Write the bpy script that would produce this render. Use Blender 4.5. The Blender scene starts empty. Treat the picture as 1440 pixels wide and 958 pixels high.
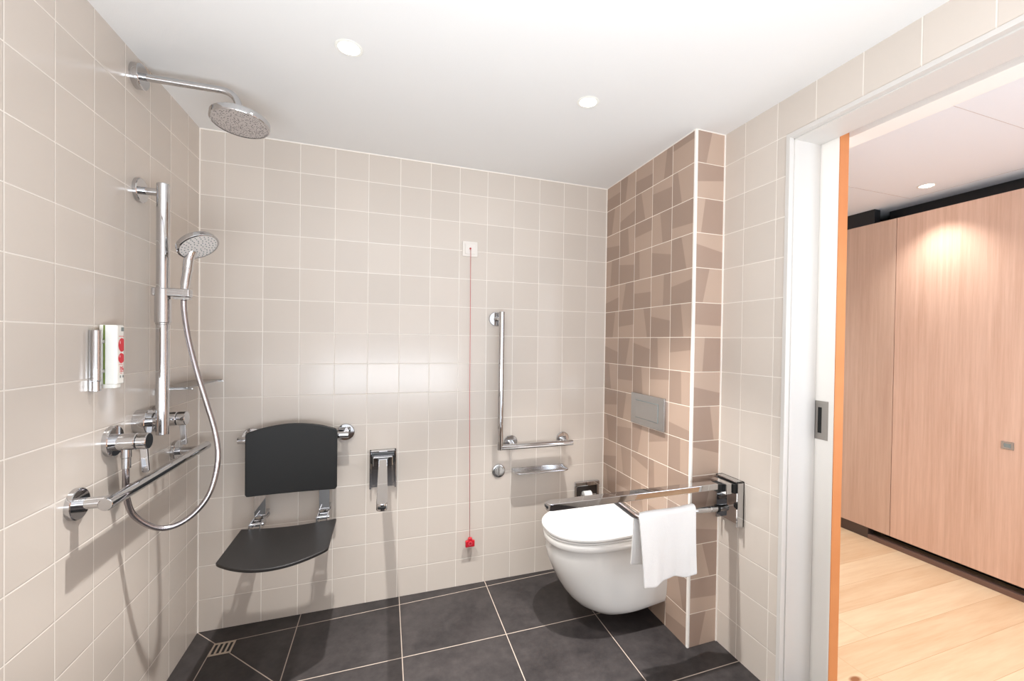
import bpy, bmesh, math, random
from mathutils import Vector, Matrix
random.seed(4)
SC = bpy.context.scene
COL = SC.collection
PI = math.pi
# ------------------------------------------------------------------ room dimensions (metres)
H, W, BX, BY = 2.233, 2.1715, 2.017, 0.777      # ceiling, room width, column left face, column depth
YF = -2.95                                      # wall behind the camera
DY0, DY1, DZ = -1.10, -2.08, 2.08               # door opening
XD = 2.323                                      # room side face of sliding door
HX, HZ = 3.90, 2.25                             # wardrobe front plane, hall ceiling

# ------------------------------------------------------------------ node helpers
class NB:
    def __init__(s, name):
        s.m = bpy.data.materials.new(name); s.m.use_nodes = True
        s.t = s.m.node_tree; s.b = s.t.nodes['Principled BSDF']
    def n(s, typ, **kw):
        q = s.t.nodes.new(typ)
        for k, v in kw.items(): setattr(q, k, v)
        return q
    def put(s, sock, v):
        if isinstance(v, bpy.types.NodeSocket): s.t.links.new(v, sock)
        elif v is not None: sock.default_value = v
    def math(s, op, a, b=None, c=None, clamp=False):
        q = s.n('ShaderNodeMath', operation=op, use_clamp=clamp)
        for i, v in enumerate((a, b, c)):
            if v is not None: s.put(q.inputs[i], v)
        return q.outputs[0]
    def mix(s, f, a, b):
        q = s.n('ShaderNodeMix', data_type='RGBA')
        s.put(q.inputs[0], f); s.put(q.inputs[6], a); s.put(q.inputs[7], b)
        return q.outputs[2]
    def pos(s):
        g = s.n('ShaderNodeNewGeometry'); x = s.n('ShaderNodeSeparateXYZ')
        s.t.links.new(g.outputs['Position'], x.inputs[0]); return g.outputs['Position'], x.outputs
    def comb(s, x, y, z):
        q = s.n('ShaderNodeCombineXYZ')
        for i, v in enumerate((x, y, z)): s.put(q.inputs[i], v)
        return q.outputs[0]
    def noise(s, vec, scale, detail=4, rough=.55):
        q = s.n('ShaderNodeTexNoise'); s.put(q.inputs['Vector'], vec)
        q.inputs['Scale'].default_value = scale; q.inputs['Detail'].default_value = detail
        q.inputs['Roughness'].default_value = rough
        return q.outputs['Fac']
    def white(s, vec):
        q = s.n('ShaderNodeTexWhiteNoise', noise_dimensions='3D'); s.put(q.inputs['Vector'], vec)
        x = s.n('ShaderNodeSeparateColor'); s.t.links.new(q.outputs['Color'], x.inputs[0])
        return x.outputs
    def ramp(s, v, a, b, c=0., d=1.):
        q = s.n('ShaderNodeMapRange'); s.put(q.inputs[0], v)
        for i, k in enumerate((a, b, c, d)): q.inputs[i + 1].default_value = k
        return q.outputs[0]
    def bump(s, h, dist=.001, strength=1.):
        q = s.n('ShaderNodeBump'); q.inputs['Distance'].default_value = dist
        q.inputs['Strength'].default_value = strength; s.put(q.inputs['Height'], h)
        s.t.links.new(q.outputs[0], s.b.inputs['Normal'])
    def set(s, **kw):
        for k, v in kw.items(): s.put(s.b.inputs[k.replace('_', ' ')], v)
        return s.m
def c4(r, g, b):      # sRGB 0-255 -> linear
    f = lambda v: (v / 255 / 12.92) if v <= 10.31 else ((v / 255 + .055) / 1.055) ** 2.4
    return (f(r), f(g), f(b), 1)
def plain(name, col, rough=.5, metal=0., noise=0, coat=0., emis=None, es=0):
    b = NB(name); p, _ = b.pos()
    b.set(Base_Color=col, Roughness=rough, Metallic=metal, Coat_Weight=coat)
    if noise:
        b.bump(b.noise(p, noise, 5), .0006, .6)
    else:                                        # a breath of roughness variation keeps surfaces from looking synthetic
        n = b.noise(p, 9., 2); b.set(Roughness=b.ramp(n, 0, 1, max(rough - .02, .01), rough + .02))
    if emis: b.set(Emission_Color=emis, Emission_Strength=es)
    return b.m
def tile_mat(name, ax, u0, pu, base, grout, brown=False):
    b = NB(name); _, x = b.pos()
    u = b.math('DIVIDE', b.math('SUBTRACT', x[ax], u0), pu)
    z0, pz = H - .1385, .15
    v = b.math('DIVIDE', b.math('SUBTRACT', x[2], z0), pz)
    fu, fv = b.math('FRACT', u), b.math('FRACT', v)
    iu, iv = b.math('FLOOR', u), b.math('FLOOR', v)
    du = b.math('MULTIPLY', b.math('MINIMUM', fu, b.math('SUBTRACT', 1., fu)), pu)
    dv = b.math('MULTIPLY', b.math('MINIMUM', fv, b.math('SUBTRACT', 1., fv)), pz)
    d = b.math('MINIMUM', du, dv)
    mask = b.ramp(d, .0011, .0019)
    rnd = b.white(b.comb(iu, iv, 3.))
    if brown:
        par = b.math('MODULO', b.math('ABSOLUTE', b.math('ADD', iu, iv)), 2.)
        a, c = b.math('SUBTRACT', fu, .5), b.math('SUBTRACT', fv, .5)
        ip = b.math('SUBTRACT', 1., par)
        s1 = b.math('ADD', b.math('MULTIPLY', par, a), b.math('MULTIPLY', ip, c))
        s2 = b.math('ADD', b.math('MULTIPLY', par, c), b.math('MULTIPLY', ip, a))
        slope = b.math('MULTIPLY', b.math('SUBTRACT', rnd[0], .5), .55)
        off = b.math('MULTIPLY', b.math('SUBTRACT', rnd[1], .5), .45)
        sg = b.math('SUBTRACT', b.math('MULTIPLY', b.math('GREATER_THAN', rnd[2], .5), 2.), 1.)
        e = b.math('MULTIPLY', b.math('ADD', b.math('SUBTRACT', s1, off), b.math('MULTIPLY', slope, s2)), sg)
        two = b.ramp(e, -.006, .006)
        col = b.mix(two, base, brown)
    else:
        k = b.ramp(rnd[0], 0, 1, .965, 1.035)
        q = b.n('ShaderNodeHueSaturation'); q.inputs['Color'].default_value = base; b.put(q.inputs['Value'], k)
        col = q.outputs[0]
    b.set(Base_Color=b.mix(mask, grout, col), Roughness=b.ramp(mask, 0, 1, .6, .21), Specular_IOR_Level=.5)
    b.bump(b.ramp(d, .0008, .0028), .0009, .6)
    return b.m
BEIGE, GROUT = c4(206, 196, 186), c4(232, 225, 216)
M = {}
M['tile_left'] = tile_mat('beige_tile_left', 1, -.1149, .1509, BEIGE, GROUT)
M['tile_back'] = tile_mat('beige_tile_back', 0, .0942, .1495, BEIGE, GROUT)
M['tile_right'] = tile_mat('beige_tile_right', 1, -.8905, .154, BEIGE, GROUT)
M['tile_front'] = tile_mat('beige_tile_front', 0, .0942, .1495, BEIGE, GROUT)
M['brown_shaded_side'] = tile_mat('brown_tile_shaded_side', 1, -.1545, .1554, c4(160, 137, 122), c4(240, 228, 214), c4(180, 156, 139))  # column tile with the side face's shade put into its colours
M['brown_lit_front'] = tile_mat('brown_tile_lit_front', 0, BX - .162, .16, c4(172, 148, 133), c4(240, 228, 214), c4(194, 170, 153))  # same column tile, colours lightened for the light on the front face
M['brown_reflect'] = tile_mat('unseen_dark_reflection_tile', 0, .0942, .1495, c4(104, 84, 74), c4(190, 178, 166), c4(124, 102, 90))  # dark tile added on the unseen wall so chrome mirrors darker tones
M['chrome'] = plain('chrome', (.60, .60, .61, 1), .04, 1.)
M['satin'] = plain('satin_chrome', (.52, .52, .52, 1), .22, 1.)
M['steel'] = plain('brushed_steel', (.40, .37, .34, 1), .3, 1.)
M['hose'] = plain('hose_metal', (.42, .39, .40, 1), .2, 1.)
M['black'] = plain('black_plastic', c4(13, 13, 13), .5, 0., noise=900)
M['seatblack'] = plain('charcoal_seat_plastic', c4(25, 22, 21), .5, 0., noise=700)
M['rubber'] = plain('black_rubber', c4(14, 14, 14), .5)
M['ceramic'] = plain('white_ceramic', c4(242, 240, 236), .07, coat=.3)
M['lid'] = plain('white_lid_plastic', c4(224, 222, 219), .16)
M['white'] = plain('white_paint', c4(208, 204, 199), .45)
M['ceil'] = plain('ceiling_paint', c4(232, 231, 229), .7, noise=300)
M['hallceil'] = plain('hall_ceiling_paint', c4(228, 230, 234), .75, noise=300)
M['joint'] = plain('joint_line', c4(196, 186, 182), .8)
M['brownprofile'] = plain('brown_profile', c4(112, 86, 76), .35)
M['recess'] = plain('dark_recess', c4(72, 64, 60), .25, .4)
M['wallw'] = plain('hall_wall_paint', c4(238, 232, 226), .7, noise=300)
M['doorw'] = plain('door_white_laminate', c4(240, 236, 230), .35)
M['caulk'] = plain('white_sealant', c4(246, 240, 232), .5)
M['switch'] = plain('white_switch_plastic', c4(226, 220, 213), .3)
M['red'] = plain('red_plastic', c4(190, 28, 44), .35)
M['redcord'] = plain('red_cord', c4(206, 96, 100), .6)
M['bottle'] = plain('white_bottle_plastic', c4(240, 239, 232), .3)
M['green'] = plain('green_stripe', c4(112, 132, 52), .45)
M['cherry'] = plain('red_print', c4(214, 30, 48), .4)
M['pink'] = plain('pale_print', c4(246, 190, 196), .4)
M['grey'] = plain('grey_print', c4(130, 138, 136), .5)
M['glass'] = plain('grey_shelf', c4(120, 118, 116), .12, .6)
M['plinth'] = plain('dark_brown_plinth', c4(74, 60, 54), .35)
M['blackband'] = plain('black_filler', c4(28, 27, 28), .45)
M['drainm'] = plain('drain_steel', c4(190, 176, 160), .3, .6)
M['paper'] = plain('tissue_paper', c4(250, 250, 248), .9, noise=500)
M['lamp'] = plain('lamp_lens', (1, 1, 1, 1), .4, emis=(1, .96, .9, 1), es=14)
M['halllamp'] = plain('hall_lamp_lens', (1, 1, 1, 1), .4, emis=(1, .9, .78, 1), es=10)

def mk_towel():
    b = NB('white_terry'); p, _ = b.pos()
    b.set(Base_Color=c4(247, 245, 243), Roughness=.95, Sheen_Weight=.3)
    b.bump(b.math('ADD', b.noise(p, 420., 3), b.math('MULTIPLY', b.noise(p, 60., 3), .5)), .0025, .8)
    return b.m
M['towel'] = mk_towel()
def mk_nozzle():
    b = NB('shower_nozzle_face')
    v = b.n('ShaderNodeTexVoronoi'); v.inputs['Scale'].default_value = 190.
    tc = b.n('ShaderNodeTexCoord'); b.t.links.new(tc.outputs['Object'], v.inputs['Vector'])
    k = b.ramp(v.outputs['Distance'], .25, .4)
    b.set(Base_Color=b.mix(k, c4(70, 66, 66), c4(196, 188, 184)), Roughness=.35, Metallic=.25)
    b.bump(k, .001, -1.); return b.m
M['nozzle'] = mk_nozzle()
def mk_floor():
    b = NB('slate_floor_tile'); p, x = b.pos()
    def grid(s, u0, pu):
        f = b.math('FRACT', b.math('DIVIDE', b.math('SUBTRACT', s, u0), pu))
        return b.math('MULTIPLY', b.math('MINIMUM', f, b.math('SUBTRACT', 1., f)), pu)
    d = b.math('MINIMUM', grid(x[0], .408, .4455), grid(x[1], -.445, .463))
    for (ax, ay), (bx_, by_) in (((.14, -.108), (2.017, -.012)), ((.097, -.15), (.082, -2.9)), ((.0, .0), (.13, -.14)),
                                 ((.14, -.15), (.408, -.445))):
        L = math.hypot(bx_ - ax, by_ - ay); ux, uy = (bx_ - ax) / L, (by_ - ay) / L
        rx, ry = b.math('SUBTRACT', x[0], ax), b.math('SUBTRACT', x[1], ay)
        t = b.math('ADD', b.math('MULTIPLY', rx, ux), b.math('MULTIPLY', ry, uy))
        pd = b.math('ABSOLUTE', b.math('SUBTRACT', b.math('MULTIPLY', rx, uy), b.math('MULTIPLY', ry, ux)))
        out = b.math('MAXIMUM', b.math('MAXIMUM', b.math('MULTIPLY', t, -1.), b.math('SUBTRACT', t, L)), 0.)
        d = b.math('MINIMUM', d, b.math('ADD', pd, out))
    mask = b.ramp(d, .0013, .0024)
    n = b.math('ADD', b.math('MULTIPLY', b.noise(p, 3.2, 6, .65), .6), b.math('MULTIPLY', b.noise(p, 24., 6, .7), .4))
    col = b.mix(b.ramp(n, .3, .7), c4(30, 28, 29), c4(70, 65, 64))
    b.set(Base_Color=b.mix(mask, c4(172, 158, 146), col), Roughness=b.ramp(n, .3, .7, .3, .42), Specular_IOR_Level=.2)
    b.bump(b.math('ADD', b.math('MULTIPLY', mask, .7), b.math('MULTIPLY', b.noise(p, 60., 5), .12)), .001, .6)
    return b.m
M['floor'] = mk_floor()
def mk_panel(name, a, c, seed):
    b = NB(name); p, x = b.pos()
    v1 = b.comb(b.math('MULTIPLY', x[1], 60.), seed, b.math('MULTIPLY', x[2], 1.6))
    v2 = b.comb(b.math('MULTIPLY', x[1], 9.), seed + 3., b.math('MULTIPLY', x[2], .9))
    v3 = b.comb(b.math('MULTIPLY', x[1], 260.), seed, b.math('MULTIPLY', x[2], 9.))
    n = b.math('ADD', b.math('ADD', b.math('MULTIPLY', b.noise(v1, 1., 4), .45), b.math('MULTIPLY', b.noise(v2, 1., 3), .35)),
               b.math('MULTIPLY', b.noise(v3, 1., 2), .2))
    b.set(Base_Color=b.mix(b.ramp(n, .35, .65), a, c), Roughness=.5)
    b.bump(n, .0006, .4); return b.m
M['panel'] = mk_panel('oak_panel', c4(196, 158, 136), c4(222, 188, 168), 1.)
M['panel2'] = mk_panel('oak_panel_left', c4(190, 156, 136), c4(212, 182, 162), 5.)
M['dooredge'] = mk_panel('oak_door_edge', c4(196, 120, 68), c4(212, 140, 84), 8.)
def mk_planks():
    b = NB('oak_plank_floor'); p, x = b.pos()
    row = b.math('DIVIDE', b.math('ADD', x[1], .985), .165)
    ir, fr = b.math('FLOOR', row), b.math('FRACT', row)
    r = b.white(b.comb(ir, 2., 1.))
    cx = b.math('DIVIDE', b.math('ADD', x[0], b.math('MULTIPLY', r[0], 1.7)), 1.7)
    ic, fc = b.math('FLOOR', cx), b.math('FRACT', cx)
    r2 = b.white(b.comb(ir, ic, 7.))
    d = b.math('MINIMUM', b.math('MULTIPLY', b.math('MINIMUM', fr, b.math('SUBTRACT', 1., fr)), .165),
               b.math('MULTIPLY', b.math('MINIMUM', fc, b.math('SUBTRACT', 1., fc)), 1.7))
    sh = b.math('MULTIPLY', r2[0], 20.)
    v = b.comb(b.math('ADD', b.math('MULTIPLY', x[0], 1.6), sh), b.math('MULTIPLY', x[1], 16.), sh)
    n = b.noise(v, 1.2, 6, .6)
    n2 = b.noise(b.comb(b.math('MULTIPLY', x[0], 6.), b.math('MULTIPLY', x[1], 90.), sh), 1., 3)
    t = b.math('ADD', b.math('ADD', b.math('MULTIPLY', n, .6), b.math('MULTIPLY', n2, .2)), b.math('MULTIPLY', r2[1], .2))
    col = b.mix(b.ramp(t, .3, .68), c4(232, 208, 174), c4(210, 174, 136))
    vo = b.n('ShaderNodeTexVoronoi'); vo.inputs['Scale'].default_value = 1.
    b.put(vo.inputs['Vector'], b.comb(b.math('MULTIPLY', x[0], 2.6), b.math('MULTIPLY', x[1], 5.), 3.))
    kn = b.ramp(vo.outputs['Distance'], .045, .09)
    col = b.mix(kn, c4(150, 98, 62), col)
    b.set(Base_Color=b.mix(b.ramp(d, .0004, .0016), c4(196, 158, 120), col), Roughness=.45)
    b.bump(b.ramp(d, .0, .002), .0006, .5); return b.m
M['planks'] = mk_planks()

# ------------------------------------------------------------------ mesh helpers
def obj(name, bm, mat, parent=None, smooth=False, loc=None):
    if isinstance(bm, bmesh.types.BMesh):
        me = bpy.data.meshes.new(name); bmesh.ops.recalc_face_normals(bm, faces=bm.faces[:]); bm.to_mesh(me); bm.free()
    else: me = bm
    for m in (mat if isinstance(mat, (list, tuple)) else [mat]): me.materials.append(m)
    if smooth:
        for p in me.polygons: p.use_smooth = True
        me.update()
    o = bpy.data.objects.new(name, me); COL.objects.link(o)
    if parent: o.parent = parent
    if smooth and smooth != 'full':
        es = o.modifiers.new('wn', 'WEIGHTED_NORMAL'); es.keep_sharp = True
        me.set_sharp_from_angle(angle=math.radians(40))
    if loc: o.location = loc
    return o
def thing(name, label, cat, loc=(0, 0, 0), rz=0, group=None):
    o = bpy.data.objects.new(name, None); COL.objects.link(o); o.empty_display_size = .05
    o.location = loc; o.rotation_euler = (0, 0, rz); o['label'] = label; o['category'] = cat
    if group: o['group'] = group
    return o
def tag(o, label, cat, group=None):
    o['label'] = label; o['category'] = cat
    if group: o['group'] = group
    return o
def struct(name, bm, mat, **k):
    o = obj(name, bm, mat, **k); o['kind'] = 'structure'; return o
def box(bm, x0, x1, y0, y1, z0, z1, mi=0, bev=0, seg=2):
    m = Matrix.Translation(((x0 + x1) / 2, (y0 + y1) / 2, (z0 + z1) / 2)) @ Matrix.Diagonal((x1 - x0, y1 - y0, z1 - z0, 1))
    r = bmesh.ops.create_cube(bm, size=1., matrix=m); vs = r['verts']
    fs = set(f for v in vs for f in v.link_faces)
    for f in fs: f.material_index = mi
    if bev:
        es = list(set(e for v in vs for e in v.link_edges))
        bmesh.ops.bevel(bm, geom=es, offset=bev, segments=seg, profile=.5, affect='EDGES', clamp_overlap=True)
    return bm
def B(*a, **k): return box(bmesh.new(), *a, **k)
def frame_of(d):
    d = d.normalized(); u = Vector((0, 0, 1)) if abs(d.z) < .9 else Vector((1, 0, 0))
    x = d.cross(u).normalized(); return x, x.cross(d).normalized()
def lathe(bm, prof, org, axis, n=32, mi=0):
    """prof: list of (distance along axis, radius)"""
    org = Vector(org); axis = Vector(axis).normalized(); x, y = frame_of(axis); rings = []
    for t, r in prof:
        if r < 1e-6: rings.append([bm.verts.new(org + axis * t)]); continue
        rings.append([bm.verts.new(org + axis * t + (x * math.cos(a) + y * math.sin(a)) * r) for a in [2 * PI * i / n for i in range(n)]])
    for A, C in zip(rings, rings[1:]):
        for i in range(n):
            j = (i + 1) % n
            if len(A) == 1 and len(C) == 1: continue
            if len(A) == 1: f = bm.faces.new((A[0], C[i], C[j]))
            elif len(C) == 1: f = bm.faces.new((A[i], A[j], C[0]))
            else: f = bm.faces.new((A[i], A[j], C[j], C[i]))
            f.material_index = mi
    return bm
def cyl(bm, p, q, r, bev=.001, n=28, mi=0):
    p, q = Vector(p), Vector(q); L = (q - p).length
    return lathe(bm, [(0, 0), (0, r - bev), (bev, r), (L - bev, r), (L, r - bev), (L, 0)], p, q - p, n, mi)
def smooth_path(pts, k=8):
    pts = [Vector(p) for p in pts]; P = [pts[0] * 2 - pts[1]] + pts + [pts[-1] * 2 - pts[-2]]; out = []
    for i in range(1, len(P) - 2):
        for j in range(k):
            t = j / k; a, b, c, d = P[i - 1:i + 3]
            out.append(.5 * ((2 * b) + (c - a) * t + (2 * a - 5 * b + 4 * c - d) * t * t + (3 * b - a - 3 * c + d) * t ** 3))
    return out + [pts[-1]]
def fillet(pts, r, k=8):
    pts = [Vector(p) for p in pts]; out = [pts[0]]
    for a, b, c in zip(pts, pts[1:], pts[2:]):
        u, v = (a - b).normalized(), (c - b).normalized(); s, e = b + u * r, b + v * r
        for i in range(k + 1):
            t = i / k; out.append(s * (1 - t) ** 2 + b * 2 * t * (1 - t) + e * t * t)
    return out + [pts[-1]]
def tube(bm, pts, r, n=18, mi=0):
    pts = [Vector(p) for p in pts]; rings = []; x = None
    for i, p in enumerate(pts):
        d = (pts[min(i + 1, len(pts) - 1)] - pts[max(i - 1, 0)]).normalized()
        if x is None: x, y = frame_of(d)
        else: x = (x - d * x.dot(d)).normalized(); y = x.cross(d).normalized()
        rr = r[i] if isinstance(r, (list, tuple)) else r
        rings.append([bm.verts.new(p + (x * math.cos(2 * PI * j / n) + y * math.sin(2 * PI * j / n)) * rr) for j in range(n)])
    for A, C in zip(rings, rings[1:]):
        for j in range(n):
            f = bm.faces.new((A[j], A[(j + 1) % n], C[(j + 1) % n], C[j])); f.material_index = mi
    for R, fl in ((rings[0], 1), (rings[-1], 0)):
        bm.faces.new(R[::-1] if fl else R).material_index = mi
    return bm
def prism(bm, poly, z0, z1, bev=0, xf=None, mi=0, seg=3):
    """extrude 2-D polygon (x,y) between z0 and z1, optional matrix"""
    vs = [bm.verts.new((x, y, z0)) for x, y in poly]; f = bm.faces.new(vs)
    r = bmesh.ops.extrude_face_region(bm, geom=[f]); nv = [v for v in r['geom'] if isinstance(v, bmesh.types.BMVert)]
    bmesh.ops.translate(bm, verts=nv, vec=(0, 0, z1 - z0)); allv = vs + nv
    if bev:
        tops = [e for e in set(e for v in allv for e in v.link_edges) if abs(e.verts[0].co.z - e.verts[1].co.z) < 1e-6]
        rr = bmesh.ops.bevel(bm, geom=tops, offset=bev, segments=seg, profile=.5, affect='EDGES', clamp_overlap=True)
        allv = list(set(allv) | set(rr['verts'])); allv = [v for v in allv if v.is_valid]
    if xf: bmesh.ops.transform(bm, matrix=xf, verts=allv)
    return bm
def rrect(w, h, r, k=6, cx=0, cy=0):
    o = []
    for sx, sy, a0 in ((1, 1, 0), (-1, 1, 90), (-1, -1, 180), (1, -1, 270)):
        for i in range(k + 1):
            a = math.radians(a0 + 90 * i / k); o.append((cx + sx * (w / 2 - r) + r * math.cos(a), cy + sy * (h / 2 - r) + r * math.sin(a)))
    return o

# ------------------------------------------------------------------ setting
struct('floor', B(0, 2.34, YF, 0, -.06, 0), M['floor'])
struct('floor_hall', B(2.34, 4.3, YF - .3, 1.2, -.06, 0), M['planks'])
struct('ceiling', B(-.1, W + .149, YF - .1, .1, H, H + .05), M['ceil'])
struct('wall_left', B(-.1, 0, YF - .1, .1, -.06, H), M['tile_left'])
struct('wall_back', B(0, W, 0, .1, -.06, H), M['tile_back'])
struct('wall_front', B(0, W, YF - .1, YF, -.06, H), M['brown_reflect'])
bm = bmesh.new(); box(bm, BX, W, -BY, 0, 0, H)
for f in bm.faces: f.material_index = 0 if abs(f.normal.x) > .5 else 1
struct('wall_column', bm, [M['brown_shaded_side'], M['brown_lit_front']])
# right wall leaf (tiled), with door opening; pocket between the two leaves
def leaf(x0, x1, z1):
    bm = bmesh.new()
    box(bm, x0, x1, DY0, .1, 0, z1); box(bm, x0, x1, YF - .1, DY1, 0, z1); box(bm, x0, x1, DY1, DY0, DZ, z1); return bm
struct('wall_right', leaf(W, 2.319, H), M['tile_right'])
struct('wall_hall_side', leaf(2.372, 2.46, HZ), M['wallw'])
# frame lining: lip on the tiles, lining of jamb and head
bm = bmesh.new()
box(bm, W - .004, W + .018, DY0 - .001, DY0 + .014, 0, DZ - .001)
box(bm, W - .004, W + .018, DY1 - .014, DY1 + .001, 0, DZ - .001)
box(bm, W - .004, W + .018, DY1 - .014, DY0 + .014, DZ - .001, DZ + .014)
box(bm, W + .018, 2.320, DY0 - .005, DY0 + .006, 0, DZ, bev=.001)
box(bm, W + .018, 2.320, DY1 - .006, DY1 + .005, 0, DZ, bev=.001)
box(bm, W + .018, 2.320, DY1, DY0, DZ - .006, DZ + .004, bev=.001)
struct('trim_1', bm, M['white'])
# corner profile of the column and sealant lines
bm = bmesh.new(); box(bm, BX - .004, BX + .009, -BY - .004, -BY + .009, 0, H, bev=.0035, seg=3)
struct('trim_2', bm, M['caulk'])
bm = bmesh.new()
box(bm, 0, .004, -.004, 0, 0, H); box(bm, BX - .004, BX, -.004, 0, 0, H); box(bm, W - .0045, W, -BY - .0045, -BY, 0, H)
box(bm, 0, BX, -.005, 0, H - .004, H); box(bm, BX - .004, BX, -BY, 0, H - .003, H); box(bm, BX, W, -BY - .003, -BY, H - .003, H)
struct('trim_3', bm, M['caulk'])
# hall: ceiling with board joints, far walls
bm = bmesh.new(); box(bm, 2.30, 4.3, YF - .3, 1.2, HZ, HZ + .05)
struct('ceiling_hall', bm, M['hallceil'])
bm = bmesh.new()
box(bm, 3.876, 3.879, YF - .3, -.52, HZ - .0008, HZ + .001); box(bm, 2.5, 3.878, -.523, -.520, HZ - .0008, HZ + .001)
for y in (-1.25, -1.98): box(bm, 2.5, 3.878, y - .0012, y + .0012, HZ - .0006, HZ + .001)
struct('trim_4', bm, M['joint'])
struct('wall_hall_end', B(2.46, 4.3, 1.1, 1.2, 0, HZ), M['wallw'])
struct('wall_hall_near', B(2.46, 4.3, YF - .3, YF - .2, 0, HZ), M['wallw'])
struct('wall_hall_back', B(4.25, 4.3, YF - .2, 1.1, 0, HZ), M['blackband'])

# sliding door: white face, oak leading edge, flush pull
bm = bmesh.new(); box(bm, XD, XD + .045, -1.1745, -.25, .006, DZ + .03, bev=.0006)
door = struct('door_1', bm, M['doorw'])
obj('door_edge', B(XD, XD + .0452, -1.1775, -1.1745, .006, DZ + .03), M['dooredge'], door)
hp = bmesh.new()
y0, y1, z0, z1 = -1.154, -1.104, .963, 1.108
box(hp, XD - .0022, XD + .001, y0, y0 + .011, z0, z1, bev=.0006); box(hp, XD - .0022, XD + .001, y1 - .011, y1, z0, z1, bev=.0006)
box(hp, XD - .0022, XD + .001, y0 + .01, y1 - .01, z0, z0 + .024, bev=.0006); box(hp, XD - .0022, XD + .001, y0 + .01, y1 - .01, z1 - .024, z1, bev=.0006)
pull = obj('flush_pull', hp, M['steel'], door); pull['label'] = 'brushed metal flush pull'
obj('pull_recess', B(XD - .0008, XD + .0004, y0 + .011, y1 - .011, z0 + .023, z1 - .023), M['rubber'], pull)
obj('pull_recess_side', B(XD - .0012, XD - .0006, y0 + .011, y0 + .024, z0 + .023, z1 - .023), M['steel'], pull)

# ------------------------------------------------------------------ wardrobe in the hall
w = thing('wardrobe', 'built-in oak wardrobe wall with black top filler in the hall', 'wardrobe', (HX, -.4, 0))
w.location = (0, 0, 0)
edges = [1.05, -.4375, -1.165, -1.89, -2.62, -3.14]
for i in range(5):
    a, b_ = edges[i], edges[i + 1]
    p = obj('door', B(HX, HX + .02, b_ + .0018, a - .0018, .073, 2.152, bev=.0008), M['panel2'] if i == 0 else M['panel'], w)
    if i == 1:
        k = bmesh.new()
        box(k, HX - .003, HX + .001, -1.012, -.962, .776, .818, bev=.001)
        l = obj('lock_plate', k, M['satin'], p); l['label'] = 'small chrome recessed catch'
        obj('catch_recess', B(HX - .0036, HX - .0028, -1.001, -.973, .786, .808), M['grey'], l)
    obj('side_panel', B(HX + .021, HX + .16, a - .012, a - .001, .073, 2.152), M['blackband'], w)
obj('plinth', B(HX + .001, HX + .06, -.305, 1.05, 0, .0725, bev=.001), M['plinth'], w)
obj('recessed_plinth', B(HX + .155, HX + .17, -3.14, -.306, 0, .0725), M['rubber'], w)
obj('floor_profile', B(HX - .002, HX + .03, -3.14, -.306, 0, .030, bev=.001), M['brownprofile'], w)
obj('top_filler', B(HX + .001, HX + .06, -.300, 1.05, 2.153, HZ, bev=.001), M['blackband'], w)
obj('recessed_top_filler', B(HX + .155, HX + .17, -3.14, -.301, 2.10, HZ), M['blackband'], w)

# ------------------------------------------------------------------ downlights
def downlight(name, label, x, y, z, r, lens, color, power, spot, blend, rad, group=None):
    t = thing(name, label, 'ceiling light', (x, y, z), group=group)
    b = bmesh.new(); lathe(b, [(0, r), (.0015, r + .008), (.003, r + .006), (.003, r - .002), (0, r - .002)], (0, 0, 0), (0, 0, -1), 40)
    obj('trim_ring', b, M['bottle'], t, smooth=True)
    b = bmesh.new(); lathe(b, [(0, 0), (0, r - .002), (.0016, r - .002), (.0016, 0)], (0, 0, 0), (0, 0, -1), 40)
    obj('lens', b, lens, t)
    L = bpy.data.lights.new(name + '_lamp', 'SPOT'); L.energy = power; L.color = color; L.spot_size = math.radians(spot); L.spot_blend = blend; L.shadow_soft_size = rad
    o = bpy.data.objects.new('spot_lamp', L); COL.objects.link(o); o.parent = t; o.location = (0, 0, -.02 - rad)
    return t
WARM = (1, .99, .97)
BATH = 235
downlight('recessed_downlight', 'round recessed ceiling light above the shower seat, left of the two', .660, -.799, H, .034, M['lamp'], WARM, BATH, 70, 1., .022, 'recessed ceiling lights')
downlight('recessed_downlight', 'round recessed ceiling light nearer the toilet, right of the two', 1.495, -.796, H, .034, M['lamp'], WARM, BATH, 70, 1., .022, 'recessed ceiling lights')
downlight('recessed_downlight', 'added unseen fill light in the ceiling over the entrance side of the room, left', .660, -2.1, H, .034, M['lamp'], WARM, 40, 100, 1., .05, 'recessed ceiling lights')  # unseen lamp added behind the camera as fill
downlight('recessed_downlight', 'added unseen fill light in the ceiling over the entrance side of the room, right', 1.495, -2.1, H, .034, M['lamp'], WARM, 40, 100, 1., .05, 'recessed ceiling lights')  # its unseen partner, likewise added to lift the room light
downlight('recessed_downlight', 'round recessed ceiling light in the hall in front of the wardrobe', 3.715, -.695, HZ, .036, M['halllamp'], (1, .97, .92), 26, 104, 1., .02, 'recessed ceiling lights')
downlight('recessed_downlight', 'added unseen fill light in the hall ceiling near the far end', 3.0, .35, HZ, .036, M['halllamp'], (.92, .97, 1), 52, 120, 1., .03, 'recessed ceiling lights')  # unseen extra lamp, added to brighten the hall
downlight('recessed_downlight', 'round recessed ceiling light in the hall outside the door', 3.0, -1.55, HZ, .036, M['halllamp'], (.92, .97, 1), 52, 120, 1., .03, 'recessed ceiling lights')
def area(name, loc, rot, sx, sy, power, color):
    L = bpy.data.lights.new(name, 'AREA'); L.shape = 'RECTANGLE'; L.size = sx; L.size_y = sy; L.energy = power; L.color = color
    o = bpy.data.objects.new(name, L); COL.objects.link(o); o.location = loc; o.rotation_euler = rot; return o
area('bounce_lamp', (.80, -2.45, .95), (math.radians(180 - 20), 0, math.radians(8)), 1.4, .8, 44, (.86, .93, 1))
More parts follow.
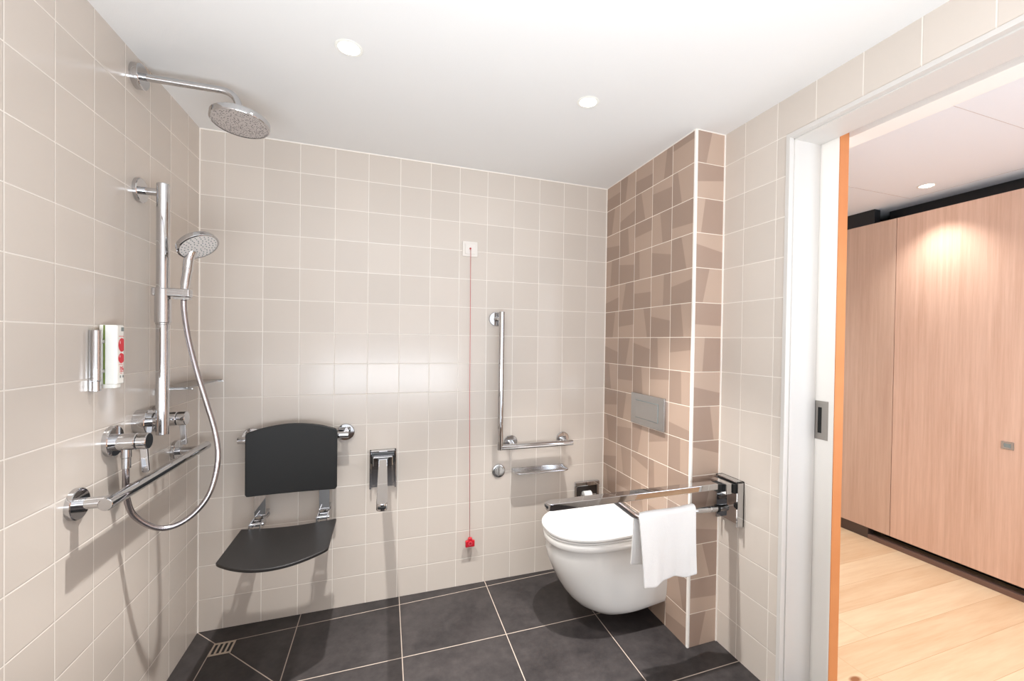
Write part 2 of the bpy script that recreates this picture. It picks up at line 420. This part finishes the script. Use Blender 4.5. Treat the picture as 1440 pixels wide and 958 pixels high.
area('fill_lamp', (1.08, -2.86, 1.25), (math.radians(92), 0, 0), 2.0, 1.9, 17, (.88, .94, 1))
area('hall_fill_lamp', (3.1, -2.7, 1.3), (math.radians(100), 0, math.radians(-8)), 1.1, 1.6, 25, (.74, .87, 1))

# ------------------------------------------------------------------ overhead shower
CH = M['chrome']
def flange(r, d, org, axis, parent, name='wall_flange', hub=None):
    b = bmesh.new(); lathe(b, [(0, 0), (0, r), (d - .002, r), (d, r - .002), (d, 0)], org, axis, 48)
    return obj(name, b, CH, parent, smooth=True)
t = thing('overhead_shower', 'chrome overhead rain shower on a long wall arm under the ceiling', 'shower head', (0, -.512, 2.165))
flange(.040, .022, (0, 0, 0), (1, 0, 0), t)
b = bmesh.new(); tube(b, fillet([(.005, 0, 0), (.277, 0, .004), (.293, -.004, -.075)], .045, 10), .0115, 24)
obj('arm', b, CH, t, smooth=True)
hd = Vector((.293, -.004, -.098)); ax = Vector((-.02, -.12, -1)).normalized()
b = bmesh.new(); lathe(b, [(-.036, 0), (-.036, .012), (-.022, .016), (-.016, .03), (-.013, .086), (-.010, .089), (.006, .089), (.009, .087), (.009, .083)], hd, ax, 64)
head = obj('shower_head', b, CH, t, smooth=True)
b = bmesh.new(); lathe(b, [(.0075, 0), (.0075, .0835)], hd, ax, 64); obj('spray_face', b, M['nozzle'], head)

# ------------------------------------------------------------------ shower rail with hand shower
t = thing('shower_rail', 'vertical chrome shower rail with a sliding hand shower holder', 'shower rail', (0, -.492, .984))
RX, RZ = .067, .984
flange(.040, .012, (0, 0, 1.80 - RZ), (1, 0, 0), t); flange(.040, .034, (0, 0, 1.03 - RZ), (1, 0, 0), t)
for z in (1.80 - RZ, 1.03 - RZ):
    b = bmesh.new(); cyl(b, (.008, 0, z), (RX, 0, z), .0125); obj('mounting_arm', b, CH, t, smooth=True)
b = bmesh.new(); cyl(b, (RX, 0, 0), (RX, 0, .846), .018, .0015, 36); obj('rail', b, CH, t, smooth=True)
s_ = bmesh.new(); cyl(s_, (RX, 0, 1.362 - RZ), (RX, 0, 1.478 - RZ), .0225, .002, 36)
box(s_, .040, .146, -.016, .016, 1.452 - RZ, 1.480 - RZ, bev=.005, seg=3)
sl = obj('slider', s_, CH, t, smooth=True)
b = bmesh.new(); cyl(b, (RX, 0, 1.356 - RZ), (RX, 0, 1.366 - RZ), .0195); obj('slider_collar', b, M['satin'], sl, smooth=True)
b = bmesh.new(); box(b, .098, .143, -.013, .013, 1.444 - RZ, 1.4515 - RZ, bev=.001); obj('holder_insert', b, M['satin'], sl, smooth=True)

t = thing('hand_shower', 'chrome hand shower with round spray head held on the rail', 'hand shower', (.125, -.492, 1.455))
p0 = Vector((0, 0, 0)); hc = Vector((.044, -.010, .172)); ax = Vector((.55, -.30, -.80)).normalized()
b = bmesh.new(); tube(b, smooth_path([(0, 0, -.012), (.004, 0, .04), (.009, .003, .09), (.012, .008, .135), (.020, .006, .160)], 6), [.012] * 6 + [.0135] * 6 + [.0148] * 6 + [.0155] * 7, 22)
obj('handle', b, CH, t, smooth=True)
b = bmesh.new(); lathe(b, [(-.028, 0), (-.027, .02), (-.021, .048), (-.016, .0585), (-.013, .061), (.001, .063), (.003, .062), (.004, .057)], hc, ax, 56)
hh = obj('spray_head', b, CH, t, smooth=True)
b = bmesh.new(); lathe(b, [(.0032, 0), (.0032, .0565)], hc, ax, 56)
face = obj('spray_face', b, plain('spray_face_grey', c4(214, 208, 204), .3), hh)
x_, y_ = frame_of(ax); b = bmesh.new()
for r_, n_ in ((.012, 6), (.022, 11), (.032, 16), (.042, 21), (.051, 24)):
    for i in range(n_):
        a = 2 * PI * i / n_ + r_ * 40; c = hc + (x_ * math.cos(a) + y_ * math.sin(a)) * r_
        lathe(b, [(.003, .0019), (.0055, .0014), (.0055, 0)], c, ax, 8)
obj('nozzles', b, M['grey'], hh)

hose = [(.038, -.64, .972), (.037, -.64, .955), (.037, -.64, .885), (.034, -.63, .821), (.046, -.61, .753), (.097, -.58, .697), (.156, -.55, .706), (.207, -.52, .771),
        (.227, -.50, .879), (.217, -.49, .978), (.188, -.485, 1.09), (.159, -.485, 1.203), (.136, -.486, 1.313), (.126, -.489, 1.399), (.125, -.492, 1.443)]
b = bmesh.new(); tube(b, smooth_path(hose, 10), .0085, 18)
o = obj('shower_hose', b, M['hose'], None, smooth='full'); tag(o, 'silver flexible shower hose hanging in a loop from the near mixer', 'hose')

# ------------------------------------------------------------------ two wall mixers
def mixer(y, z, label, full):
    t = thing('shower_mixer', label, 'shower mixer', (0, y, z), group='shower mixers on the left wall')
    flange(.046, .014, (0, 0, 0), (1, 0, 0), t)
    b = bmesh.new(); cyl(b, (.01, 0, -.004), (.066, 0, -.004), .025, .002, 36); obj('body', b, CH, t, smooth=True)
    b = bmesh.new(); cyl(b, (.0675, 0, -.004), (.094, 0, -.004), .025, .002, 36)
    k = obj('lever_handle', b, CH, t, smooth=True)
    b = bmesh.new(); prism(b, rrect(.018, .085, .006), -.004, .004, .0015, Matrix.Translation((.084, -.002, -.058)) @ Matrix.Rotation(math.radians(-4), 4, 'Y') @ Matrix.Rotation(PI / 2, 4, 'X') @ Matrix.Rotation(0, 4, 'Z'))
    obj('lever_blade', b, CH, k, smooth=True)
    if full:
        b = bmesh.new(); cyl(b, (.038, 0, -.052), (.038, 0, -.02), .0125); cyl(b, (.038, 0, -.085), (.038, 0, -.052), .0112)
        obj('hose_outlet', b, CH, t, smooth=True)
    return t
mixer(-.641, .999, 'chrome lever mixer nearest the soap dispenser, with the hose outlet below', True)
mixer(-.377, 1.022, 'chrome lever mixer partly behind the vertical rail, second from the front', False)

# ------------------------------------------------------------------ grab bar on left wall
t = thing('grab_bar', 'horizontal chrome grab bar low on the left wall below the mixers', 'grab bar', (0, -.81, .866))
for y in (.012, .585):
    flange(.042, .013, (0, y, 0), (1, 0, 0), t)
    b = bmesh.new(); cyl(b, (.01, y, 0), (.078, y, 0), .0155); obj('mounting_arm', b, CH, t, smooth=True)
b = bmesh.new(); cyl(b, (.078, -.018, 0), (.078, .665, 0), .0165, .0015, 36); obj('bar', b, CH, t, smooth=True)

# ------------------------------------------------------------------ corner shelf
t = thing('wall_shelf', 'thin grey shelf in the shower corner behind the rail', 'shelf', (0, -.21, 1.130))
b = bmesh.new(); prism(b, rrect(.094, .345, .006, cx=.052), -.0025, .0025, .001); obj('shelf_panel', b, M['glass'], t)
for a, c in ((-.168, -.150), (.148, .166)):
    b = bmesh.new(); box(b, 0, .008, a, c, -.026, .0, bev=.001); box(b, .0, .11, a, a + .008, -.007, -.002, bev=.001)
    obj('bracket', b, M['satin'], t)

# ------------------------------------------------------------------ soap dispenser
t = thing('wall_bracket', 'narrow upright chrome holder bracket on the left wall gripping the soap bottle', 'soap holder', (0, -.735, 1.16))
b = bmesh.new(); cyl(b, (.013, 0, .03), (.013, 0, .172), .012, .001, 30); box(b, 0, .012, -.009, .009, .0, .172, bev=.002)
obj('column', b, CH, t, smooth=True)
b = bmesh.new(); cyl(b, (.013, 0, .0), (.013, 0, .029), .0105, .001, 30); obj('lock_cap', b, CH, t, smooth=True)
for z in (.135, .05):
    b = bmesh.new(); box(b, .010, .018, .008, .031, z, z + .01, bev=.001); obj('clip', b, M['steel'], t)
t = thing('soap_bottle', 'white squeeze soap bottle with green stripe and two red cherry circles', 'soap bottle', (.024, -.6865, 1.176))
b = bmesh.new(); prism(b, rrect(.042, .038, .006), 0, .172, .003); obj('body', b, M['bottle'], t, smooth=True)
XB = .0212
lab = bmesh.new(); box(lab, -.0095, -.0055, -.0196, -.0185, .001, .171); obj('green_stripe', lab, M['green'], t)
def disc(y, z, ry, rz, d, ymax=.0150):
    b = bmesh.new()
    b.faces.new([b.verts.new((XB + d, min(y + ry * math.cos(a), ymax), z + rz * math.sin(a))) for a in [2 * PI * i / 40 for i in range(40)]])
    return b
for y, z, ry, rz in ((.0045, .114, .0165, .0200), (.0025, .075, .0150, .0148)):
    k = obj('cherry_print', disc(y, z, ry, rz, .0003), M['cherry'], t)
    obj('cherry_highlight', disc(y - ry * .5, z + rz * .38, .0022, rz * .25, .0006), M['pink'], k)
b = bmesh.new()
for y0_, y1_, z0_, z1_ in ((-.009, .015, .1385, .1400), (-.010, .010, .0560, .0572), (-.004, -.002, .038, .052), (-.004, .008, .0455, .047), (.002, .004, .036, .049), (.007, .009, .040, .053), (-.006, .013, .0345, .036), (.010, .0125, .038, .045), (-.002, .008, .0300, .0312)):
    box(b, XB, XB + .0004, y0_, y1_, z0_, z1_)
obj('red_lettering', b, M['cherry'], t)
for y in (-.002, .011): obj('grey_symbol', disc(y, .021, .003, .004, .0003), M['grey'], t)
obj('grey_symbol', B(XB, XB + .0003, .002, .0150, .154, .166), M['grey'], t)
b = bmesh.new(); prism(b, rrect(.034, .030, .008), -.012, .002, .003); obj('pump_cap', b, M['bottle'], t, smooth=True)

# ------------------------------------------------------------------ shower seat
t = thing('folding_shower_chair', 'folding shower seat with black backrest and seat hung on a chrome rail', 'shower seat', (.39, 0, .50))
zr = .862 - .50
b = bmesh.new(); cyl(b, (-.222, -.072, zr), (.226, -.072, zr), .0155, .001, 36); obj('mounting_rail', b, CH, t, smooth=True)
for x in (-.185, .207):
    flange(.040, .012, (x, 0, zr), (0, -1, 0), t)
    b = bmesh.new(); cyl(b, (x, -.01, zr), (x, -.072, zr), .0135); obj('mounting_arm', b, CH, t, smooth=True)
# backrest: arched top, gentle curve in plan
def curved_panel(xs, fz0, fz1, y_of, th, nx=28, nz=18):
    b = bmesh.new(); G = []
    for s in (0, 1):
        g = []
        for i in range(nx + 1):
            x = xs[0] + (xs[1] - xs[0]) * i / nx; z0_, z1_ = fz0(x), fz1(x)
            g.append([b.verts.new((x, y_of(x) + s * th, z0_ + (z1_ - z0_) * j / nz)) for j in range(nz + 1)])
        G.append(g)
    for s, g in enumerate(G):
        for i in range(nx):
            for j in range(nz):
                q = (g[i][j], g[i + 1][j], g[i + 1][j + 1], g[i][j + 1]); b.faces.new(q if s == 0 else q[::-1])
    A, C = G
    for i in range(nx):
        b.faces.new((A[i][0], C[i][0], C[i + 1][0], A[i + 1][0])); b.faces.new((A[i][nz], A[i + 1][nz], C[i + 1][nz], C[i][nz]))
    for j in range(nz):
        b.faces.new((A[0][j], A[0][j + 1], C[0][j + 1], C[0][j])); b.faces.new((A[nx][j], C[nx][j], C[nx][j + 1], A[nx][j + 1]))
    return b
hx = .181
def corner(x, r):            # rounds the outer corners
    d = hx - abs(x); return 0 if d >= r else r - math.sqrt(max(r * r - (r - d) ** 2, 0))
top = lambda x: .400 + .034 * (1 - (x / hx) ** 2) - corner(x, .008)
bot = lambda x: .124 + corner(x, .01)
p = curved_panel((-hx, hx), bot, top, lambda x: -.125 + .014 * (1 - (x / hx) ** 2) * 0 + .010 * (1 - (x / hx) ** 2), .017, 60, 16)
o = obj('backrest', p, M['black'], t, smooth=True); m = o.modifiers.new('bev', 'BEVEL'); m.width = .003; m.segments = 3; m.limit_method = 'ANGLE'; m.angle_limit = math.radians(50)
o.modifiers.move(1, 0)
# seat: straight sides, arched front, dished
b = bmesh.new(); nx, ny = 60, 20; G = []
for s in (0, 1):
    g = []
    for i in range(nx + 1):
        x = -.184 + .368 * i / nx; q = 1 - (x / .184) ** 2; c = max(0, .010 - (.184 - abs(x))); cr = c * c * 60
        yb, yf = -.158 - .012 * q - cr * 0.5, -.452 - .086 * q + cr
        g.append([b.verts.new((x, yb + (yf - yb) * j / ny, .002 - .006 * q - s * .012 - .004 * (j / ny) * 0)) for j in range(ny + 1)])
    G.append(g)
for s, g in enumerate(G):
    for i in range(nx):
        for j in range(ny):
            q = (g[i][j], g[i + 1][j], g[i + 1][j + 1], g[i][j + 1]); b.faces.new(q[::-1] if s == 0 else q)
A, C = G
for i in range(nx): b.faces.new((A[i][0], A[i + 1][0], C[i + 1][0], C[i][0])); b.faces.new((A[i][ny], C[i][ny], C[i + 1][ny], A[i + 1][ny]))
for j in range(ny): b.faces.new((A[0][j], C[0][j], C[0][j + 1], A[0][j + 1])); b.faces.new((A[nx][j], A[nx][j + 1], C[nx][j + 1], C[nx][j]))
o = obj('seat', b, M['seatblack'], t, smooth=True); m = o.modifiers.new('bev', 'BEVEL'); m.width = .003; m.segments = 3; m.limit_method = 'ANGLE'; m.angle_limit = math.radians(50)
o.modifiers.move(1, 0)
for x in (-.131, .126):
    b = bmesh.new(); box(b, x - .022, x + .022, -.096, -.090, .024, zr - .01, bev=.001)
    box(b, x - .022, x + .022, -.0965, -.020, .024, .031, bev=.001)
    st = obj('support_strap', b, CH, t)
    b = bmesh.new(); cyl(b, (x - .020, -.072, zr), (x + .020, -.072, zr), .0185, .001, 32); obj('rail_clamp', b, CH, st, smooth=True)
    b = bmesh.new(); box(b, x - .023, x - .018, -.180, -.085, -.012, .022, bev=.002); box(b, x + .018, x + .023, -.180, -.085, -.012, .022, bev=.002)
    box(b, x - .018, x + .018, -.12, -.10, -.012, .018, bev=.003)
    hg = obj('hinge', b, CH, t)
    b = bmesh.new(); cyl(b, (x - .028, -.140, .008), (x + .028, -.140, .008), .008); obj('hinge_pin', b, CH, hg, smooth=True)
    b = bmesh.new(); box(b, x - .016, x + .016, -.42, -.12, -.022, -.0165, bev=.001); obj('seat_support', b, CH, t)
    b = bmesh.new(); cyl(b, (x, -.088, .0), (x, -.0, .0), .010); lathe(b, [(0, 0), (0, .018), (.008, .018), (.008, 0)], (x, 0, 0), (0, -1, 0), 24); obj('wall_pad', b, M['satin'], t, smooth=True)

# ------------------------------------------------------------------ folding support rails (local: plate on y=0, arm towards -y)
def support_rail(label, loc, rz, length, lower, armz=.728, dz=0, aw=.022):
    t = thing('folding_support_rail', label, 'support rail', loc, rz, 'folding support rails')
    zc = loc[2]; Z = lambda z: z - zc
    b = bmesh.new()
    box(b, -.062, .062, -.006, 0, Z(.565 + dz), Z(.752 + dz), bev=.001)
    box(b, -.062, -.054, -.034, 0, Z(.565 + dz), Z(.752 + dz), bev=.001); box(b, .054, .062, -.034, 0, Z(.565 + dz), Z(.752 + dz), bev=.001)
    box(b, -.062, .062, -.034, 0, Z(.746 + dz), Z(.752 + dz), bev=.001)
    obj('wall_plate', b, CH, t)
    b = bmesh.new(); box(b, -.0535, .0535, -.045, -.007, Z(.703), Z(.742), bev=.002); obj('hinge_spacer', b, M['rubber'], t)
    b = bmesh.new(); box(b, -.045, .045, -.078, -.046, Z(.700), Z(.744), bev=.002); obj('hinge_block', b, CH, t)
    b = bmesh.new(); box(b, -.024, .024, -.10, -.078, Z(.705), Z(.738), bev=.002); obj('pivot_spacer', b, M['rubber'], t)
    # arm: flat section with rounded end
    b = bmesh.new(); poly = [(-aw, -.10), (aw, -.10)]
    for i in range(13):
        a = PI * i / 12; poly.append((aw * math.cos(a), -length + aw - aw * math.sin(a)))
    prism(b, poly, Z(armz - .013), Z(armz + .013), .003)
    obj('arm', b, CH, t, smooth=True)
    b = bmesh.new(); box(b, -.014, .014, -length - .0006, -length + .02, Z(armz - .006), Z(armz + .006), bev=.004); obj('end_insert', b, M['rubber'], t)
    if lower:
        b = bmesh.new(); tube(b, fillet([(0, -.03, Z(.628)), (0, -.470, Z(.640)), (0, -.575, Z(.722))], .03, 8), .0125, 20); obj('lower_bar', b, CH, t, smooth=True)
        b = bmesh.new(); cyl(b, (0, -.03, Z(.628)), (0, -.12, Z(.6305)), .0135); k = obj('bar_sleeve', b, M['satin'], t, smooth=True)
        b = bmesh.new(); cyl(b, (0, -.075, Z(.629)), (0, -.086, Z(.6292)), .0165); obj('rubber_ring', b, M['rubber'], k, smooth=True)
    return t
support_rail('folded-down chrome support rail beside the toilet with a towel over its lower bar', (W, -.858, .66), -PI / 2, .85, True)
support_rail('folded-down chrome support rail projecting from the back wall right of the shower seat', (.770, 0, .66), 0, .70, False, dz=.012, aw=.019)

# ------------------------------------------------------------------ towel over lower bar (along x)
b = bmesh.new(); nx = 44; zb = .640; R_ = .0155
prof = []
for i in range(26): prof.append(('f', i / 25))
for i in range(1, 12): prof.append(('t', i / 12))
for i in range(22): prof.append(('b', i / 21))
G = []
x0, x1 = 1.700, 1.968
for i in range(nx + 1):
    s = i / nx; col = []
    zz = zb + .012 * (.5 - s) * -0.6
    for k, tt in prof:
        if k == 'f':
            L_ = .262 + .006 * math.sin(s * 9) - .012 * s; d = (1 - tt); z = zz - L_ * d
            y = -R_ - .010 * d - .007 * math.sin(s * 8 + .5) * d ** 1.2 - .003 * math.sin(s * 23 + d * 3) * d
            xx = x0 + (x1 - x0) * s + (.018 * (1 - s) - .004 * s) * d ** .8
        elif k == 't':
            a = PI * tt; y = -R_ * math.cos(a); z = zz + R_ * math.sin(a) * (1 + .15 * math.sin(s * 7)); xx = x0 + (x1 - x0) * s
        else:
            L_ = .20 + .01 * math.sin(s * 5); z = zz - L_ * tt
            y = R_ + .018 * tt + .006 * math.sin(s * 7 + 1) * tt; xx = x0 - .004 + (x1 - x0) * s + .004 * tt
        col.append(b.verts.new((xx, -.858 + y, z)))
    G.append(col)
for i in range(nx):
    for j in range(len(prof) - 1): b.faces.new((G[i][j], G[i + 1][j], G[i + 1][j + 1], G[i][j + 1]))
o = obj('towel', b, M['towel'], None, smooth='full'); m = o.modifiers.new('sol', 'SOLIDIFY'); m.thickness = .0065; m.offset = 0
m = o.modifiers.new('sub', 'SUBSURF'); m.levels = 1; m.render_levels = 1
tag(o, 'small white terry towel folded over the lower bar of the support rail', 'towel')

# ------------------------------------------------------------------ toilet
YC = -.452
t = thing('toilet', 'white wall-hung toilet with closed lid on the brown tiled column', 'toilet', (BX, YC, .08))
def dshape(xf, hw, a, n=30, xb=BX, p=2.25, hb=None):
    hb = hb or hw; xs = xf + a; pts = []
    for k in range(7): s = k / 7; pts.append((xb + (xs - xb) * s, hb + (hw - hb) * s))
    for i in range(n + 1):
        th = PI / 2 + PI * i / n
        c, s = math.cos(th), math.sin(th)
        pts.append((xs + a * math.copysign(abs(c) ** (2 / p), c), hw * math.copysign(abs(s) ** (2 / p), s)))
    for k in range(1, 8): s = k / 7; pts.append((xs + (xb - xs) * s, -(hw + (hb - hw) * s)))
    return pts
secs = [(.434, 1.497, .180, .24), (.4365, 1.489, .188, .245), (.433, 1.483, .194, .25), (.408, 1.482, .195, .25), (.400, 1.486, .191, .25), (.395, 1.492, .187, .25), (.36, 1.492, .186, .25), (.31, 1.503, .185, .25), (.26, 1.524, .183, .25),
        (.215, 1.545, .181, .25), (.175, 1.568, .179, .25), (.14, 1.594, .177, .25), (.108, 1.624, .173, .25), (.084, 1.660, .166, .24), (.069, 1.702, .154, .22), (.063, 1.755, .135, .18)]
b = bmesh.new(); R0 = None
for z, xf, hw, a in secs:
    R1 = [b.verts.new((x - BX, y, z - .08 + max(0, x - 1.74) * .17 * max(0, 1 - z / .22))) for x, y in dshape(xf, hw, a)]
    if R0:
        for i in range(len(R1)):
            j = (i + 1) % len(R1); b.faces.new((R0[i], R0[j], R1[j], R1[i]))
    else: b.faces.new(R1)
    R0 = R1
b.faces.new(R0[::-1])
o = obj('bowl', b, M['ceramic'], t, smooth='full')
o.data.set_sharp_from_angle(angle=math.radians(60))
b = bmesh.new(); prism(b, [(x - BX, y) for x, y in dshape(1.478, .196, .25, xb=1.930)], .4375 - .08, .4475 - .08, .003, seg=3); obj('seat_ring', b, M['lid'], t, smooth=True)
b = bmesh.new(); prism(b, [(x - BX, y) for x, y in dshape(1.474, .199, .25, xb=1.935, hb=.192)], .4482 - .08, .468 - .08, .007, seg=5)
obj('lid', b, M['lid'], t, smooth=True)
for y in (-.07, .07):
    b = bmesh.new(); cyl(b, (1.952 - BX, y - .03, .452 - .08), (1.952 - BX, y + .03, .452 - .08), .012); obj('lid_hinge', b, M['lid'], t, smooth=True)

# ------------------------------------------------------------------ flush plate on the column
t = thing('flush_plate', 'rectangular satin chrome dual flush plate on the brown tiled column', 'flush plate', (BX, -.46, .978))
T = Matrix.Rotation(-PI / 2, 4, 'Z') @ Matrix.Rotation(PI / 2, 4, 'X')    # local xy -> plane facing -x
b = bmesh.new(); prism(b, rrect(.284, .158, .004), 0, .012, .002, T); obj('plate', b, M['satin'], t)
b = bmesh.new(); prism(b, rrect(.196, .092, .003), .0122, .0128, 0, T); obj('button_gap', b, M['grey'], t)
b = bmesh.new(); prism(b, rrect(.190, .086, .003), .0125, .0150, .001, T); obj('button', b, M['satin'], t)
# round remote flush button
t = thing('flush_button', 'round satin push button with a split face left of the small tray', 'push button', (1.369, 0, .602))
b = bmesh.new(); lathe(b, [(0, 0), (0, .037), (.006, .036), (.009, .031), (.009, .0265), (.006, .0255), (.006, 0)], (0, 0, 0), (0, -1, 0), 48); obj('rim', b, M['satin'], t, smooth=True)
for s in (-1, 1):
    b = bmesh.new(); poly = [(s * .0012 + s * .0235 * math.cos(a), .0235 * math.sin(a)) for a in [(-PI / 2 + PI * i / 20) * s for i in range(21)]]
    prism(b, poly, .006, .0105, .0012, Matrix.Rotation(PI / 2, 4, 'X')); obj('button_half', b, M['satin'], t)

# ------------------------------------------------------------------ L shaped grab bar
t = thing('grab_bar', 'L-shaped chrome grab bar with tall upright on the back wall', 'grab bar', (1.36, 0, .745))
for x, z in ((-.018, 1.436 - .745), (.075, .012), (.388, .012)):
    flange(.038, .012, (x, 0, z), (0, -1, 0), t)
    b = bmesh.new(); cyl(b, (x, -.01, z), (x + (.018 if z > .1 else 0), -.062, z if z > .1 else 0), .0125); obj('mounting_arm', b, CH, t, smooth=True)
b = bmesh.new(); cyl(b, (0, -.064, -.012), (0, -.064, .728), .0155, .001, 32); obj('upright_bar', b, CH, t, smooth=True)
b = bmesh.new(); cyl(b, (0, -.064, 0), (.425, -.064, 0), .0155, .001, 32); k = obj('horizontal_bar', b, CH, t, smooth=True)
b = bmesh.new(); cyl(b, (.088, -.064, 0), (.092, -.064, 0), .0163); obj('bar_joint', b, M['satin'], k, smooth=True)

# ------------------------------------------------------------------ chrome tray / paper shelf
t = thing('chrome_tray', 'slim chrome tray shelf with rounded wire rim below the L-shaped grab bar', 'shelf', (1.600, 0, .600))
b = bmesh.new(); pth = [(-.15, -.006, 0), (-.155, -.09, 0), (.155, -.09, 0), (.15, -.006, 0)]
tube(b, fillet(pth, .03, 8), .0045, 14); obj('wire_rim', b, CH, t, smooth=True)
b = bmesh.new(); prism(b, rrect(.30, .078, .012, cy=-.046), -.006, -.003, .001); obj('tray_base', b, M['satin'], t)
b = bmesh.new(); box(b, -.155, .155, -.010, 0, -.012, .010, bev=.002); obj('wall_rail', b, CH, t)

# ------------------------------------------------------------------ recessed paper holder
t = thing('paper_holder', 'square chrome toilet paper holder on the back wall behind the rail', 'paper holder', (1.906, 0, .44))
b = bmesh.new()
box(b, -.078, .078, -.022, -.001, .030, .056, bev=.004); box(b, -.078, -.066, -.012, -.001, -.07, .030, bev=.001)
box(b, .066, .078, -.012, -.001, -.07, .030, bev=.001); box(b, -.078, .078, -.012, -.001, -.082, -.07, bev=.001)
obj('frame', b, CH, t)
obj('recess', B(-.066, .066, -.003, -.0005, -.07, .03), M['recess'], t)
b = bmesh.new(); cyl(b, (-.05, -.03, -.02), (.05, -.03, -.02), .006); obj('spindle', b, CH, t, smooth=True)
t = thing('paper_roll', 'small white toilet paper end in the chrome holder', 'toilet paper', (1.906, -.03, .42))
b = bmesh.new(); lathe(b, [(-.024, .007), (-.024, .024), (.024, .024), (.024, .007)], (-.008, 0, 0), (1, 0, 0), 32); obj('roll', b, M['paper'], t, smooth=True)
b = bmesh.new(); box(b, -.030, .014, -.0255, -.0245, -.04, .0); obj('loose_sheet', b, M['paper'], t)

# ------------------------------------------------------------------ emergency pull cord
t = thing('pull_switch', 'white square emergency switch plate with red pull cord and handle', 'pull cord', (1.196, 0, 1.805))
b = bmesh.new(); prism(b, rrect(.080, .080, .004), 0, .010, .002, Matrix.Rotation(PI / 2, 4, 'X')); k = obj('switch_plate', b, M['switch'], t)
b = bmesh.new(); prism(b, rrect(.055, .055, .003), .0102, .016, .002, Matrix.Rotation(PI / 2, 4, 'X')); obj('switch_rocker', b, M['switch'], k)
b = bmesh.new(); lathe(b, [(0, .005), (.010, .004), (.010, 0)], (0, -.014, .0), (0, -1, 0), 16); obj('cord_outlet', b, M['red'], t)
b = bmesh.new(); tube(b, [(0, -.026, 0), (.004, -.028, -.8), (.013, -.03, -1.545)], .0014, 8); obj('cord', b, M['redcord'], t, smooth='full')
b = bmesh.new()
ring = []
prism(b, [(-.024, -.020), (.024, -.020), (.024, .010), (.012, .014), (.009, .027), (-.009, .027), (-.012, .014), (-.024, .010)], -.009, .009, .003, Matrix.Translation((.014, -.03, -1.566)) @ Matrix.Rotation(PI / 2, 4, 'X'))
k = obj('handle', b, M['red'], t, smooth=True)
b = bmesh.new(); lathe(b, [(0, .006), (0, .011), (.003, .011), (.003, .006)], (.014, -.039, -1.566), (0, -1, 0), 24)
obj('handle_ring', b, plain('pale_red_plastic', c4(206, 70, 84), .35), k)

# ------------------------------------------------------------------ floor drain
t = thing('floor_drain', 'small square metal floor drain with four slots in the shower corner', 'drain', (.138, -.150, 0))
b = bmesh.new(); D = .040
box(b, -D, D, D - .009, D, 0, .003, bev=.0006); box(b, -D, D, -D, -D + .009, 0, .003, bev=.0006)
for i in range(5):
    x = -D + .0035 + i * (2 * D - .007) / 4; box(b, x - .0038, x + .0038, -D + .008, D - .008, 0, .0028, bev=.0006)
obj('grate', b, M['drainm'], t)
obj('sump', B(-D + .003, D - .003, -D + .003, D - .003, .0002, .0008), M['rubber'], t)

# ------------------------------------------------------------------ camera
cam = bpy.data.cameras.new('camera'); co = bpy.data.objects.new('camera', cam); COL.objects.link(co)
co.location = (.777165, -2.27529, 1.31697)
R = Vector((.94178042, -.33594117, .01389862)); U = Vector((-.00919225, .01559577, .99983612)); F = Vector((.33610288, .94175384, -.01159974))
co.matrix_world = Matrix(((R.x, U.x, -F.x, co.location.x), (R.y, U.y, -F.y, co.location.y), (R.z, U.z, -F.z, co.location.z), (0, 0, 0, 1)))
cam.sensor_fit = 'HORIZONTAL'; cam.sensor_width = 36; cam.lens = 599.36 / 1440 * 36
cam.shift_x = -36.246 / 1440; cam.shift_y = 8.351 / 1440
cam.clip_start = .02; cam.clip_end = 50
SC.camera = co

wd = bpy.data.worlds.new('world'); SC.world = wd; wd.use_nodes = True
wd.node_tree.nodes['Background'].inputs[0].default_value = (.9, .9, .92, 1); wd.node_tree.nodes['Background'].inputs[1].default_value = .3
SC.view_settings.view_transform = 'Standard'; SC.view_settings.look = 'None'; SC.view_settings.exposure = .13
SC.cycles.max_bounces = 14; SC.cycles.diffuse_bounces = 8; SC.cycles.glossy_bounces = 6
SC.cycles.sample_clamp_indirect = 6
SC.cycles.caustics_reflective = False; SC.cycles.caustics_refractive = False
